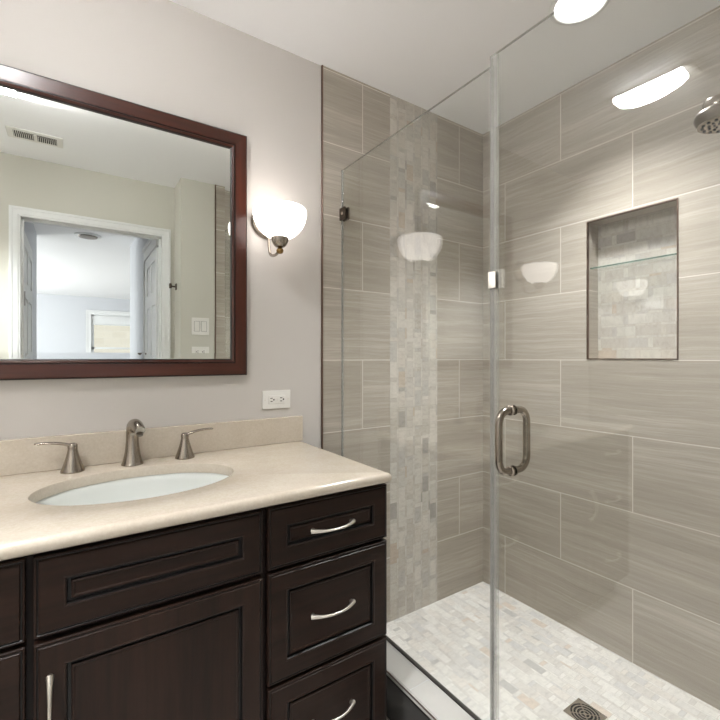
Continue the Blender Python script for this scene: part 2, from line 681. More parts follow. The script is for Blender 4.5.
# hallway and bedroom beyond the door
struct('floor_bedroom', MB().box(-2.9, 3.4, -7.2, YB - .11, FZ - .15, FZ), M['carpet'])
YH = -2.2
struct('wall_hall_left', MB().box(-.42, -.30, YH, YB - .11, FZ, CZ), M['bed'])
struct('wall_hall_right', MB().box(.52, .64, YH, YB - .11, FZ, CZ), M['bed'])
struct('wall_bedroom_left', MB().box(-2.5, -.42, YH, YH + .12, FZ, CZ), M['bed'])
struct('wall_bedroom_right', MB().box(.64, 3.2, YH, YH + .12, FZ, CZ), M['bed'])
we = MB()
we.box(-2.62, -2.5, -7.1, -5.7, FZ, CZ)
we.box(-2.62, -2.5, -3.5, YH + .12, FZ, CZ)
we.box(-2.62, -2.5, -5.7, -3.5, FZ, .65)
we.box(-2.62, -2.5, -5.7, -3.5, 2.25, CZ)
struct('wall_bedroom_opening', we, M['bed'])  # unseen wall; its opening is added to let the fill lamp in
struct('wall_bedroom_end', MB().box(3.2, 3.32, -7.1, YH + .12, FZ, CZ), M['bed'])
WX0, WX1, WZ0, WZ1 = .30, 1.65, .75, 2.09
wf = MB()
YF = -7.0
wf.box(-2.5, WX0, YF - .12, YF, FZ, CZ)
wf.box(WX1, 3.2, YF - .12, YF, FZ, CZ)
wf.box(WX0, WX1, YF - .12, YF, FZ, WZ0)
wf.box(WX0, WX1, YF - .12, YF, WZ1, CZ)
struct('wall_far', wf, M['bed'])

# bedroom window: casing, sash, pulled-up white shade, pane
win = MB()
for (o0, o1, t) in ((0, .09, .016), (.06, .09, .024)):
    win.box(WX0 - o1, WX0 - o0, YF, YF + t, WZ0 - o1, WZ1 + o1)
    win.box(WX1 + o0, WX1 + o1, YF, YF + t, WZ0 - o1, WZ1 + o1)
    win.box(WX0 - o0, WX1 + o0, YF, YF + t, WZ1 + o0, WZ1 + o1)
    win.box(WX0 - o0, WX1 + o0, YF, YF + t, WZ0 - o1, WZ0 - o0)
wobj = struct('window_1', win, M['trim'])
ws = MB()
for (x0, x1, z0, z1) in ((WX0, WX0 + .05, WZ0, WZ1), (WX1 - .05, WX1, WZ0, WZ1), (WX0, WX1, WZ0, WZ0 + .05), (WX0, WX1, WZ1 - .05, WZ1),
                         (WX0, WX1, 1.40, 1.44)):
    ws.box(x0, x1, YF - .07, YF - .03, z0, z1)
struct('window_sash', ws, M['trim'], wobj)
struct('window_pane', MB().box(WX0 + .04, WX1 - .04, YF - .054, YF - .048, WZ0 + .04, WZ1 - .04), M['glass'], wobj)
shd = MB()
shd.box(WX0 + .006, WX1 - .006, YF - .026, YF - .018, 1.90, WZ1 - .02)
shd.box(WX0 + .006, WX1 - .006, YF - .028, YF - .008, 1.885, 1.902, .003, 1)
struct('window_shade', shd, M['trim'], wobj)
nw = MB().box(-6, 10, -16.4, -16, -.6, 9)
o = struct('wall_neighbour', nw, M['neighbour'])
struct('ground', MB().box(-14, 14, -24, -7.3, -.7, -.5), M['carpet'])


def slab_door(mb, sx, y0, y1, z0, z1, face, cols, rowsz):
    """six-panel face on plane x = face, panels sunk; sx = outward sign"""
    def P(y, z, d):
        return Vector((face + sx * d, y, z))
    ys = [y0]
    st = .075
    mid = .07
    pw = (y1 - y0 - 2 * st - mid) / 2
    colsy = [(y0 + st, y0 + st + pw), (y0 + st + pw + mid, y1 - st)]
    # stiles and rails as thin slabs over a core
    mb.box(min(face - sx * .0002, face - sx * .02), max(face - sx * .0002, face - sx * .02), y0 + .0005, y1 - .0005, z0 + .0005, z1 - .0005)
    t = .008
    a, b = (face, face + sx * t) if sx > 0 else (face + sx * t, face)
    for q0, q1 in ((y0, y0 + st), (y0 + st + pw, y0 + st + pw + mid), (y1 - st, y1)):
        mb.box(a, b, q0, q1, z0, z1)
    edges = [z0] + [z for r in rowsz for z in r] + [z1]
    for q0, q1 in colsy:
        for i in range(0, len(edges), 2):
            mb.box(a, b, q0, q1, edges[i], edges[i + 1])
    for q0, q1 in colsy:
        for r0, r1 in rowsz:
            g, h = .012, .034
            mb.rings([[P(q0 + g, r0 + g, .0005), P(q1 - g, r0 + g, .0005), P(q1 - g, r1 - g, .0005), P(q0 + g, r1 - g, .0005)],
                      [P(q0 + h, r0 + h, .006), P(q1 - h, r0 + h, .006), P(q1 - h, r1 - h, .006), P(q0 + h, r1 - h, .006)]])


rowsz = [(FZ + .2, .85), (1.0, 1.62), (1.72, 1.95)]
d1 = MB()
slab_door(d1, 1, -1.03, -.29, FZ + .01, 2.04, -.268, 2, rowsz)
door1 = struct('door_1', d1, M['trim'])
hg = MB()
for z in (.3, 1.12, 1.55):
    hg.lathe([(.006, 0), (.006, .09)], 12, Matrix.Translation((-.256, -.292, z)))
struct('door_hinge', hg, M['nickel_dk'], door1)
d2 = MB()
slab_door(d2, -1, -.86, -.30, FZ + .01, 2.03, .512, 2, rowsz)
door2 = struct('door_2', d2, M['trim'])
kn = MB()
kn.lathe([(.024, 0), (.024, .006), (.009, .01), (.009, .03), (.024, .038), (.027, .05), (.018, .062), (.0, .065)], 20,
         Matrix.Translation((.504, -.81, 1.0)) @ Matrix.Rotation(R(-90), 4, 'Y'))
struct('door_handle', kn, M['nickel_dk'], door2)
cs = MB()
for (o0, o1, t) in ((0, .07, .014), (.05, .07, .022)):
    cs.box(.52 - t, .521, -.87 - o1, -.87 - o0, FZ, 2.04)
cs.box(.50, .521, -.945, -.285, 2.04, 2.12, .003, 1)
cs.box(.49, .521, -.955, -.285, 2.12, 2.15, .004, 1)
struct('trim_3', cs, M['trim'])

# shower floor and curb
struct('floor_shower', MB().box(.93, XR, YS, YT, -.1, 0.0), M['mos_floor'])
CT = .187
cb = MB()
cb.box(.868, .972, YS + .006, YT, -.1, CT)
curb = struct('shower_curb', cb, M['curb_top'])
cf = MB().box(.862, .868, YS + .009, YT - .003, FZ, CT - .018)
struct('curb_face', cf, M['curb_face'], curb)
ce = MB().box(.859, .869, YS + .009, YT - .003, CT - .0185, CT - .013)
struct('curb_shadow_line', ce, M['black'], curb)
ce = MB().box(.8605, .869, YS + .009, YT - .003, CT - .0129, CT - .002)
struct('curb_lip', ce, M['curb_top'], curb)
ce = MB().box(.8595, .8625, YS + .009, YT - .003, CT - .0021, CT + .0004)
struct('curb_edge_trim', ce, M['bronze'], curb)
cg = MB()
for y in (.42, 1.02):
    cg.box(.869, .950, y, y + .0025, CT - .001, CT + .0004)
struct('curb_grout_line', cg, M['trim'], curb)

# ------------------------------------------------------------------ vanity
XV0, XV1 = -.425, .760
YF0 = .995           # front plane of doors and drawers
vc = thing('vanity_cabinet', 'dark espresso wood vanity cabinet with drawers under the cream countertop', 'cabinet', (.163, 1.29, FZ))


def P_in(root, mb, name, mat):
    """child mesh whose coordinates were given in world space"""
    o = mb.build(name, mat, root)
    o.matrix_parent_inverse = Matrix.Translation(-Vector(root.location))
    return o


ca = MB()
ca.box(XV0, XV0 + .018, 1.014, 1.572, FZ + .1, .858)
ca.box(XV1 - .018, XV1, 1.014, 1.572, FZ + .1, .858)
ca.box(XV0 + .018, XV1 - .018, 1.014, 1.03, FZ + .1, .858)
ca.box(XV0 + .018, XV1 - .018, 1.03, 1.572, FZ + .1, FZ + .12)
ca.box(XV0 + .018, XV1 - .018, 1.56, 1.572, FZ + .12, .858)
ca.box(XV0 + .0, XV1 - .0, 1.06, 1.08, FZ, FZ + .1)
ca.box(XV0, XV0 + .018, 1.08, 1.572, FZ, FZ + .1)
ca.box(XV1 - .018, XV1, 1.08, 1.572, FZ, FZ + .1)
P_in(vc, ca, 'carcass', M['espresso_dark'])


def front(x0, x1, z0, z1, b=.046):
    """mitred raised-panel front: outer bead, flat frame, dark cove, bead, centre panel"""
    y = YF0
    prof = [(0, y + .019), (0, y + .004), (.0015, y + .0015), (.004, y + .0012), (.0055, y + .003), (.007, y + .003), (.009, y), (b, y), (b + .0022, y - .0012),
            (b + .0045, y), (b + .006, y + .0035), (b + .0065, y + .0085), (b + .012, y + .0085), (b + .0125, y + .004), (b + .0145, y + .0025), (b + .017, y + .003), (b + .019, y + .0045)]
    rs = [[Vector((x0 + o, yy, z0 + o)), Vector((x1 - o, yy, z0 + o)), Vector((x1 - o, yy, z1 - o)), Vector((x0 + o, yy, z1 - o))] for o, yy in prof]
    m = MB().rings(rs, True, True)
    for i in (3, 4, 9, 10, 11, 12):          # dark glaze in the grooves
        for k in range(4):
            m.mi[i * 4 + k] = 1
    return m


def pull_mb(cx, cz, vertical=False, L=.122, y=YF0):
    """bowed bar pull, wide blunt feet and a thin middle"""
    pts, rad = [], []
    N = 26
    for i in range(N + 1):
        t = i / N * 2 - 1
        d = .005 + .024 * (1 - abs(t) ** 2.2)
        s = t * L / 2 * 1.06
        p = (cx + s, y - d, cz) if not vertical else (cx, y - d, cz + s)
        pts.append(p)
        rad.append(.0031 + .0034 * abs(t) ** 2.5)
    m = MB().tube(pts, rad, 12, flat=(1, 1))
    for sgn in (-1, 1):
        s = sgn * L / 2 * .98
        c = (cx + s, y - .0065, cz) if not vertical else (cx, y - .0065, cz + s)
        m.lathe([(.0058, -.0075), (.0062, 0), (.0055, .005)], 12, Matrix.Translation(c) @ Matrix.Rotation(R(90), 4, 'X'))
    return m


def sub(parent, root, mb, name, mat):
    o = mb.build(name, mat, parent)
    return o


def add_front(kind, x0, x1, z0, z1, pull=None, mat=None, yp=None):
    f = P_in(vc, front(x0, x1, z0, z1), kind, [mat, M['glaze']])
    if pull:
        cx, cz, vert = pull
        q = pull_mb(cx, cz, vert, y=yp or YF0)
        h = q.build('pull_handle', M['nickel_lt'], f)
    return f


H, V = M['espresso_h'], M['espresso_v']
for (bx0, bx1) in ((.397, .762), (-.425, -.073)):
    cx = (bx0 + bx1) / 2
    add_front('drawer', bx0, bx1, .697, .851, (cx, .770, False), H, YF0 + .0045)
    add_front('drawer', bx0, bx1, .413, .688, (cx, .548, False), H, YF0 + .0045)
    add_front('drawer', bx0, bx1, FZ + .098, .404, (cx, .270, False), H, YF0 + .0045)
add_front('false_drawer_front', -.061, .383, .697, .849, None, H)
add_front('door', -.061, .383, FZ + .098, .685, (-.036, .560, True), V)

# countertop with an oval cut-out and backsplash
ct = thing('countertop', 'cream quartz countertop with eased edge lying on the dark vanity', 'countertop', (.163, 1.27, .858))
CX0, CX1, CY0, CY1, CTZ, CBZ = -.435, .767, .980, 1.576, .888, .858
SX, SY, SA, SB = .155, 1.294, .243, .167
N = 96
base = []


def rect_pt(a, x0, x1, y0, y1):
    dx, dy = cos(a), sin(a)
    cx, cy = SX, SY
    t = 1e9
    if dx > 1e-9:
        t = min(t, (x1 - cx) / dx)
    if dx < -1e-9:
        t = min(t, (x0 - cx) / dx)
    if dy > 1e-9:
        t = min(t, (y1 - cy) / dy)
    if dy < -1e-9:
        t = min(t, (y0 - cy) / dy)
    return cx + dx * t, cy + dy * t


angs = [2 * pi * k / N for k in range(N)]
for (qx, qy) in ((CX0, CY0), (CX1, CY0), (CX1, CY1), (CX0, CY1)):
    a = math.atan2(qy - SY, qx - SX) % (2 * pi)
    angs += [a - .012, a + .012, a]
angs.sort()
for a in angs:
    x, y = rect_pt(a, CX0, CX1, CY0, CY1)
    base.append(((x - CX0) / (CX1 - CX0), (y - CY0) / (CY1 - CY0), a))


def ctring(o, z):
    return [Vector((CX0 + o + u * (CX1 - CX0 - 2 * o), CY0 + o + v * (CY1 - CY0 - o), z)) for u, v, a in base]


def oval(sa, sb, z, sx=SX, sy=SY):
    return [Vector((sx + sa * cos(a), sy + sb * sin(a), z)) for u, v, a in base]


cm = MB()
cm.rings([oval(SA, SB, CBZ), oval(SA, SB, CTZ - .003), oval(SA + .001, SB + .001, CTZ - .001), oval(SA + .003, SB + .003, CTZ),
          ctring(.014, CTZ), ctring(.008, CTZ - .0012), ctring(.0035, CTZ - .0045), ctring(.0008, CTZ - .009), ctring(0, CTZ - .014), ctring(.0012, CTZ - .021),
          ctring(.0045, CTZ - .026), ctring(.010, CTZ - .0295), ctring(.018, CBZ), oval(SA, SB, CBZ)], False, False, True)
slab = P_in(ct, cm, 'slab', M['counter'])
bs = MB().box(CX0 + .001, CX1 - .001, 1.556, 1.5765, CTZ + .0004, CTZ + .1, .002, 2)
P_in(ct, bs, 'backsplash', M['counter'])

# undermount sink
sk = thing('undermount_sink', 'white oval undermount sink set into the cream countertop', 'sink', (SX, SY, .70))
bw = MB()
prof = [(1.09, 0), (1.02, 0), (1.0, -.004), (.985, -.02), (.955, -.05), (.90, -.085), (.80, -.115), (.62, -.135), (.40, -.146), (.2, -.15), (.11, -.151)]
z0 = CBZ - .001
inner = [oval(SA * k, SB * k, z0 + dz) for k, dz in prof]
outer = [oval(SA * k + .01, SB * k + .01, z0 + dz - .011) for k, dz in prof[::-1]]
bw.rings(inner + outer + [inner[0]], False, False, True)
P_in(sk, bw, 'bowl', M['porcelain'])
dr = MB().lathe([(.0, -.002), (.02, -.002), (.024, 0), (.029, .0015), (.031, 0), (.031, -.004)], 32, Matrix.Translation((SX, SY, z0 - .1485)), False, False)
P_in(sk, dr, 'drain', M['nickel'])

# widespread faucet
fx, fy = .154, 1.508
fa = thing('widespread_faucet', 'brushed nickel two-handle faucet standing on the countertop behind the sink', 'faucet', (fx, fy, CTZ + .0003))
sp = smooth_pts([(0, 0, 0, .030), (0, 0, .012, .0272), (0, 0, .04, .0215), (0, 0, .075, .0182), (0, -.002, .100, .0178), (.001, -.012, .118, .0190),
                 (.003, -.032, .1265, .0190), (.006, -.060, .1265, .0172), (.010, -.088, .119, .0152), (.011, -.096, .1155, .0140)], 6)
s = MB().tube([p[:3] for p in sp], [p[3] for p in sp], 24)
s.lathe([(.031, 0), (.031, .003), (.029, .006)], 32)
spout = s.build('spout', M['nickel'], fa)
aer = MB().lathe([(.010, 0), (.010, .006)], 20, Matrix.Translation((.010, -.089, .1035)) @ Matrix.Rotation(R(24), 4, 'X'))
aer.build('aerator', M['nickel_dk'], spout)
for sg in (-1, 1):
    hx = sg * .155
    hb = MB().lathe([(.030, 0), (.0305, .003), (.0285, .008), (.0235, .022), (.0180, .040), (.0140, .056), (.0122, .066), (.0128, .072), (.0122, .079), (.008, .083), (0.0, .084)],
                    32, Matrix.Translation((hx, 0, 0)), True, False)
    hd = hb.build('handle', M['nickel'], fa)
    lp = smooth_pts([(hx - sg * .006, 0, .075, .010), (hx + sg * .010, -.001, .079, .0098), (hx + sg * .030, -.003, .0855, .0088), (hx + sg * .058, -.004, .0895, .0080), (hx + sg * .082, -.004, .0900, .0074), (hx + sg * .090, -.004, .0896, .0045)], 6)
    lv = MB().tube([p[:3] for p in lp], [p[3] for p in lp], 16, flat=(1, .48))
    lv.build('lever', M['nickel'], hd)

# ------------------------------------------------------------------ mirror
mx0, mx1, mz0, mz1 = -.264, .536, 1.158, 2.043
mi = thing('framed_mirror', 'large mirror in a glossy reddish brown wood frame above the sink', 'mirror', (.168, YW, 1.158))
FW = .058
yw = YW - .0005


def frame_ring(o, d):
    return [Vector((mx0 + o, yw - d, mz0 + o)), Vector((mx1 - o, yw - d, mz0 + o)), Vector((mx1 - o, yw - d, mz1 - o)), Vector((mx0 + o, yw - d, mz1 - o))]


def frame_side(k, prof):
    """one mitred rail: k = 0 bottom, 1 right, 2 top, 3 left"""
    rs = [(frame_ring(o, d)[k], frame_ring(o, d)[(k + 1) % 4]) for o, d in prof]
    n = len(rs)
    vs = [p for r in rs for p in r]
    fs = [[2 * i, 2 * i + 1, 2 * i + 3, 2 * i + 2] for i in range(n - 1)]
    fs.append([2 * (n - 1), 2 * (n - 1) + 1, 1, 0])
    fs.append([2 * i for i in range(n)])
    fs.append([2 * i + 1 for i in range(n)])
    return MB().add(vs, fs)


prof = [(0, 0), (0, .019), (.003, .0225), (.0045, .0240), (FW - .0150, .0235), (FW - .0150, .0190), (FW - .0115, .0190), (FW - .0095, .0215), (FW - .0035, .0190), (FW - .002, .017), (FW - .002, 0)]
for k in range(4):
    P_in(mi, frame_side(k, prof), 'frame_rail' if k % 2 == 0 else 'frame_stile', M['cherry_h' if k % 2 == 0 else 'cherry_v'])
bead = MB()
for bp in ([(-.0008, .001), (-.0008, .0195), (.0030, .0236), (.0030, .001)],
           [(FW - .0148, .012), (FW - .0148, .0222), (FW - .0110, .0222), (FW - .0110, .012)],
           [(FW - .0036, .012), (FW - .0036, .0194), (FW + .0004, .0175), (FW + .0004, .012)]):
    for k in range(4):
        q = frame_side(k, bp)
        bead.add(q.v, q.f)
P_in(mi, bead, 'dark_bead', M['cherry_dark'])
gm = MB()
BW = .021
gm.rings([frame_ring(FW - .0019, .008), frame_ring(FW - .0019, .0127), frame_ring(FW + BW, .0140)], True, True)
P_in(mi, gm, 'mirror_glass', M['mirror'])


# ------------------------------------------------------------------ sconces
def sconce(x, label, group):
    zc = 1.643
    t = thing('wall_sconce', label, 'wall light', (x, YW, zc), group)
    yo = -.127                               # shade axis in front of the wall
    pl = MB().lathe([(.064, 0), (.064, .006), (.060, .012), (.050, .016), (.018, .019), (.0, .019)], 40,
                    Matrix.Translation((0, 0, .098)) @ Matrix.Rotation(R(90), 4, 'X'), True, False)
    pl.build('back_plate', M['nickel'], t)
    ap = smooth_pts([(0, -.014, .075), (0, -.020, .04), (0, -.024, .0), (0, -.040, -.032), (0, -.085, -.042), (0, yo, -.033)], 7)
    ar = MB().tube(ap, .0055, 12)
    ar.build('arm', M['nickel'], t)
    # open-topped opal bowl with real thickness
    po = [(.024, .009), (.044, .015), (.063, .029), (.079, .048), (.090, .070), (.0955, .092), (.0958, .105), (.093, .115)]
    pi_ = [(.090, .1145), (.0922, .104), (.0918, .092), (.086, .071), (.075, .051), (.059, .033), (.041, .019), (.024, .013)]
    bw = MB().lathe(smooth_pts(po, 4) + smooth_pts(pi_, 4), 56, Matrix.Translation((0, yo, 0)), False, False)
    bw.build('shade', M['bowl'], t)
    cu = MB().lathe(smooth_pts([(.0, -.0235), (.008, -.0232), (.018, -.020), (.027, -.008), (.031, .006), (.0335, .018)], 5) + [(.0315, .018), (.0, .002)], 32,
                    Matrix.Translation((0, yo, 0)), False, False)
    cu.build('cup', M['nickel'], t)
    fi = MB().lathe(smooth_pts([(.0, -.0465), (.009, -.0435), (.0130, -.0345), (.009, -.0265), (.006, -.024), (.006, -.021)], 5), 24, Matrix.Translation((0, yo, 0)), False, True)
    fi.build('finial', M['brass'], t)
    bu = MB().lathe(smooth_pts([(.012, .010), (.013, .03), (.021, .05), (.024, .066), (.018, .083), (.0, .090)], 4), 24, Matrix.Translation((0, yo, 0)), True, False)
    bu.build('bulb', M['bulb'], t)
    lamp('sconce_light', 'POINT', (x, YW + yo, zc + .100), (0, 0, 0), P_BULB, (1, .92, .86), shadow_soft_size=.025)
    return t


sconce(.622, 'white glass bowl sconce on the wall between the framed mirror and the tile', 'bowl sconces beside the mirror')
sconce(-.370, 'white glass bowl sconce past the mirror, seen only reflected in the shower door', 'bowl sconces beside the mirror')


# ------------------------------------------------------------------ outlets and switches
def plate(mb, w, h, d=.006):
    mb.box(-w / 2, w / 2, -d, 0, -h / 2, h / 2, .002, 2)
    return mb


ou = thing('wall_outlet', 'white horizontal electrical outlet plate on the wall above the backsplash', 'outlet', (.661, YW, 1.058))
plate(MB(), .116, .071).build('cover_plate', M['plastic'], ou)
fc = MB().box(-.034, .034, -.0085, -.003, -.0165, .0165, .0015, 1)
face = fc.build('receptacle_face', M['plastic'], ou)
def slots(face):
    for sx in (-1, 1):
        c = sx * .020
        MB().box(c - .0075, c + .0015, -.0093, -.008, .0046, .0076).build('slot', M['slot'], face)
        MB().box(c - .0068, c + .0012, -.0093, -.008, -.0076, -.0046).build('slot', M['slot'], face)
        MB().lathe([(.0033, 0), (.0033, .001)], 12, Matrix.Translation((c + .0065, -.0083, 0)) @ Matrix.Rotation(R(90), 4, 'X')).build('ground_hole', M['slot'], face)


slots(face)
MB().box(-.0045, -.0005, -.0096, -.008, -.006, .006, .0006, 1).build('test_button', M['plastic'], face)
MB().box(.0010, .0050, -.0096, -.008, -.006, .006, .0006, 1).build('reset_button', M['plastic'], face)
for sx in (-1, 1):
    MB().lathe([(.0028, 0), (.0024, .0012)], 12, Matrix.Translation((sx * .048, -.0055, 0)) @ Matrix.Rotation(R(90), 4, 'X')).build('screw', M['nickel_lt'], ou)

sw = thing('light_switch', 'white double rocker switch plate on the wall strip seen in the mirror', 'light switch', (.731, YS, 1.438))
sw.rotation_euler = (0, 0, pi)
plate(MB(), .116, .118).build('cover_plate', M['plastic'], sw)
for sx in (-1, 1):
    rk = MB().box(sx * .023 - .0165, sx * .023 + .0165, -.009, -.004, -.033, .033, .002, 1)
    rk.build('rocker', M['plastic'], sw)
g = MB()
for sx in (-1, 1):
    a = sx * .023
    for (x0, x1, zz0, zz1) in ((a - .0185, a - .0172, -.035, .035), (a + .0172, a + .0185, -.035, .035), (a - .0185, a + .0185, .0338, .035), (a - .0185, a + .0185, -.035, -.0338)):
        g.box(x0, x1, -.0066, -.004, zz0, zz1)
g.build('rocker_gap', M['vent_dark'], sw)
so = thing('wall_outlet', 'white horizontal outlet plate under the switch plate seen in the mirror', 'outlet', (.731, YS, 1.262))
so.rotation_euler = (0, 0, pi)
plate(MB(), .116, .071).build('cover_plate', M['plastic'], so)
f2 = MB().box(-.034, .034, -.0085, -.003, -.0165, .0165, .0015, 1).build('receptacle_face', M['plastic'], so)
slots(f2)

# robe hook on the short return wall beside the door
hk = thing('robe_hook', 'small dark metal robe hook beside the door, seen in the mirror', 'hook', (.605, -.10, 1.72))
m = MB().box(-.008, 0, -.016, .016, -.022, .022, .002, 1)
m.build('back_plate', M['bronze_dk'], hk)
m = MB().tube(smooth_pts([(-.002, 0, .002), (-.016, 0, .001), (-.030, 0, .002), (-.036, 0, .004)], 5), .006, 10)
m.lathe([(.0, -.018), (.008, -.017), (.0095, 0), (.008, .017), (.0, .018)], 14, Matrix.Translation((-.040, 0, .004)))
m.build('hook_arm', M['bronze_dk'], hk)

# ------------------------------------------------------------------ ceiling things
fan = thing('ceiling_fan_light', 'lit exhaust fan light with curved white lens, seen reflected in the shower door', 'ceiling light', (-.232, .835, CZ))
gb = MB().box(-.10, .034, -.17, .17, -.014, 0, .004, 2)
gb.build('housing', M['plastic'], fan)
ln = MB()
prs = []
for i in range(17):
    t = i / 16 * 2 - 1
    prs.append((t * .134, -.034 - .034 * (1 - t * t) ** .8))
prs = [(-.134, -.013)] + prs + [(.134, -.013)]
ringA = [Vector((-.030, y, z)) for y, z in prs]
ringB = [Vector((.030, y, z)) for y, z in prs]
vs = ringA + ringB
n_ = len(prs)
fs = [[i, i + 1, n_ + i + 1, n_ + i] for i in range(n_ - 1)] + [list(range(n_)), list(range(n_, 2 * n_)), [0, n_, 2 * n_ - 1, n_ - 1]]
ln.add(vs, fs, False)
ln.build('lens', M['fan_lens'], fan)

can = thing('recessed_shower_light', 'lit round recessed downlight in the ceiling above the shower', 'ceiling light', (1.448, .803, CZ))
tr = MB().lathe([(.079, -.002), (.083, -.006), (.094, -.005), (.099, 0)], 48, None, False, False)
tr.lathe([(.079, -.002), (.079, -.0005), (.099, -.0005)], 48, None, False, False)
tr.build('trim_ring', M['trim'], can)
MB().lathe([(.0, -.0045), (.05, -.004), (.079, -.002)], 48, None, False, False).build('lens', M['can_lens'], can)
lamp('recessed_light', 'SPOT', (1.448, .803, CZ - .03), (0, 0, 0), P_CAN * 3, (.98, .985, 1), spot_size=R(104), spot_blend=1.0, shadow_soft_size=.07)

ve = thing('ceiling_vent', 'white ceiling air vent with two dark louvre banks, seen in the mirror', 'vent', (-.172, .165, CZ))
MB().box(-.125, .125, -.065, .065, -.006, 0, .003, 1).build('vent_frame', M['plastic'], ve)
MB().box(-.096, .096, -.040, .040, -.0068, -.004).build('duct_opening', M['vent_dark'], ve)
lo = MB()
lo.box(-.008, .008, -.040, .040, -.010, -.005)
for b in (-1, 1):
    for i in range(10):
        x = b * (.013 + i * .0088)
        lo.add([Vector((x - .0014, y, z)) for y in (-.040, .040) for z in (-.0095, -.0062)] + [Vector((x + .0010, y, z)) for y in (-.040, .040) for z in (-.0095, -.0062)],
               [[0, 1, 3, 2], [4, 6, 7, 5], [0, 4, 5, 1], [2, 3, 7, 6], [1, 5, 7, 3], [0, 2, 6, 4]])
lo.build('louvre', M['plastic'], ve)

hl = thing('hallway_ceiling_light', 'small round bronze-rimmed ceiling light in the hallway seen through the mirror', 'ceiling light', (.123, -1.92, CZ))
MB().lathe([(.115, 0), (.115, -.010), (.085, -.014), (.085, -.008)], 40, None, False, False).build('trim_ring', M['trim'], hl)
MB().lathe([(.086, -.010), (.080, -.022), (.06, -.024), (.0, -.024)], 40, None, False, False).build('baffle', M['nickel_dk'], hl)

# ------------------------------------------------------------------ shower glass
GT = .004     # half thickness


def pane(mb, y0, y1, z0, z1, edge=0.0012):
    x0, x1 = XG - GT, XG + GT
    e = edge
    mb.cur = 0
    for x in (x0, x1):
        mb.add([Vector((x, y0 + e, z0 + e)), Vector((x, y1 - e, z0 + e)), Vector((x, y1 - e, z1 - e)), Vector((x, y0 + e, z1 - e))], [[0, 1, 2, 3]])
    mb.cur = 1
    rA = [Vector((x0, y0 + e, z0 + e)), Vector((x0, y1 - e, z0 + e)), Vector((x0, y1 - e, z1 - e)), Vector((x0, y0 + e, z1 - e))]
    rB = [Vector((x0 + e, y0, z0)), Vector((x0 + e, y1, z0)), Vector((x0 + e, y1, z1)), Vector((x0 + e, y0, z1))]
    rC = [Vector((x1 - e, p.y, p.z)) for p in rB]
    rD = [Vector((x1, p.y, p.z)) for p in rA]
    mb.rings([rA, rB, rC, rD], False, False)
    bm = bmesh.new()
    return mb


fp = thing('shower_glass_panel', 'fixed clear glass shower panel standing on the curb against the tiled wall', 'glass panel', (XG, 1.17, CT))
o = P_in(fp, pane(MB(), .777, YT - .003, CT + .004, 2.024), 'pane', [M['glass'], M['glass_edge']])
bsl = MB().box(XG - .0062, XG + .0062, .777, YT - .003, CT + .0003, CT + .0045)
P_in(fp, bsl, 'bottom_seal', M['seal_dk'])
wsl = MB().box(XG - .0052, XG + .0052, YT - .004, YT - .0002, CT + .006, 2.024)
P_in(fp, wsl, 'wall_seal', M['seal'])
P_in(fp, MB().box(XG - .0042, XG + .0042, .7745, .7768, CT + .006, 2.022), 'edge_gasket', M['gasket'])
for zc in (1.832, .40):
    c = MB()
    c.box(XG - .014, XG - GT - .0002, YT - .040, YT - .0004, zc - .026, zc + .026, .003, 2)
    c.box(XG + GT + .0002, XG + .014, YT - .040, YT - .0004, zc - .026, zc + .026, .003, 2)
    c.box(XG - .014, XG + .014, YT - .0035, YT - .0004, zc - .026, zc + .026, .001, 1)
    cl = P_in(fp, c, 'wall_clamp', M['bronze_dk'])
    sc_ = MB().lathe([(.008, 0), (.007, .002), (.003, .002)], 18, Matrix.Translation((XG - .0138, YT - .022, zc)) @ Matrix.Rotation(R(-90), 4, 'Y'))
    sc_.build('clamp_screw', M['nickel'], cl)

sd = thing('shower_door', 'frameless clear glass shower door with a curved nickel pull handle', 'shower door', (XG, YS + .03, CT))
DY0, DY1 = YS + .022, .7715
P_in(sd, pane(MB(), DY0, DY1, CT + .005, 2.043), 'pane', [M['glass'], M['glass_edge']])
se = MB()
se.box(XG - GT - .0016, XG - GT - .0003, .752, .7735, CT + .006, 2.040)
se.box(XG + GT + .0003, XG + GT + .0016, .752, .7735, CT + .006, 2.040)
se.box(XG - GT - .0016, XG + GT + .0016, .7722, .7737, CT + .006, 2.040)
P_in(sd, se, 'edge_seal', M['seal'])
P_in(sd, MB().box(XG - .0062, XG + .0062, DY0, DY1, CT + .0004, CT + .0050), 'bottom_seal', M['seal_dk'])
hz0, hz1, hy = .926, 1.084, .708
for sg in (-1, 1):
    r = .034
    d = .053 if sg < 0 else .064
    pts = []
    x0 = XG + sg * (GT + .001)
    xe = XG + sg * d
    pts.append((x0, hy, hz0))
    pts.append((xe - sg * r, hy, hz0))
    for i in range(1, 8):
        a = i / 8 * pi / 2
        pts.append((xe - sg * r + sg * r * sin(a), hy, hz0 + r - r * cos(a)))
    pts.append((xe, hy, hz0 + r))
    pts.append((xe, hy, hz1 - r))
    for i in range(1, 8):
        a = i / 8 * pi / 2
        pts.append((xe - sg * r + sg * r * cos(a), hy, hz1 - r + r * sin(a)))
    pts.append((xe - sg * r, hy, hz1))
    pts.append((x0, hy, hz1))
    pm = MB().tube(pts, .0095, 18, up=Vector((0, 1, 0)))
    ph = P_in(sd, pm, 'pull_handle', M['nickel'])
    for z in (hz0, hz1):
        ws_ = MB().lathe([(.0135, 0), (.0135, .004), (.011, .006)], 24, Matrix.Translation((XG + sg * (GT + .0004), hy, z)) @ Matrix.Rotation(R(90 * sg), 4, 'Y'))
        ws_.build('washer', M['nickel'], ph)
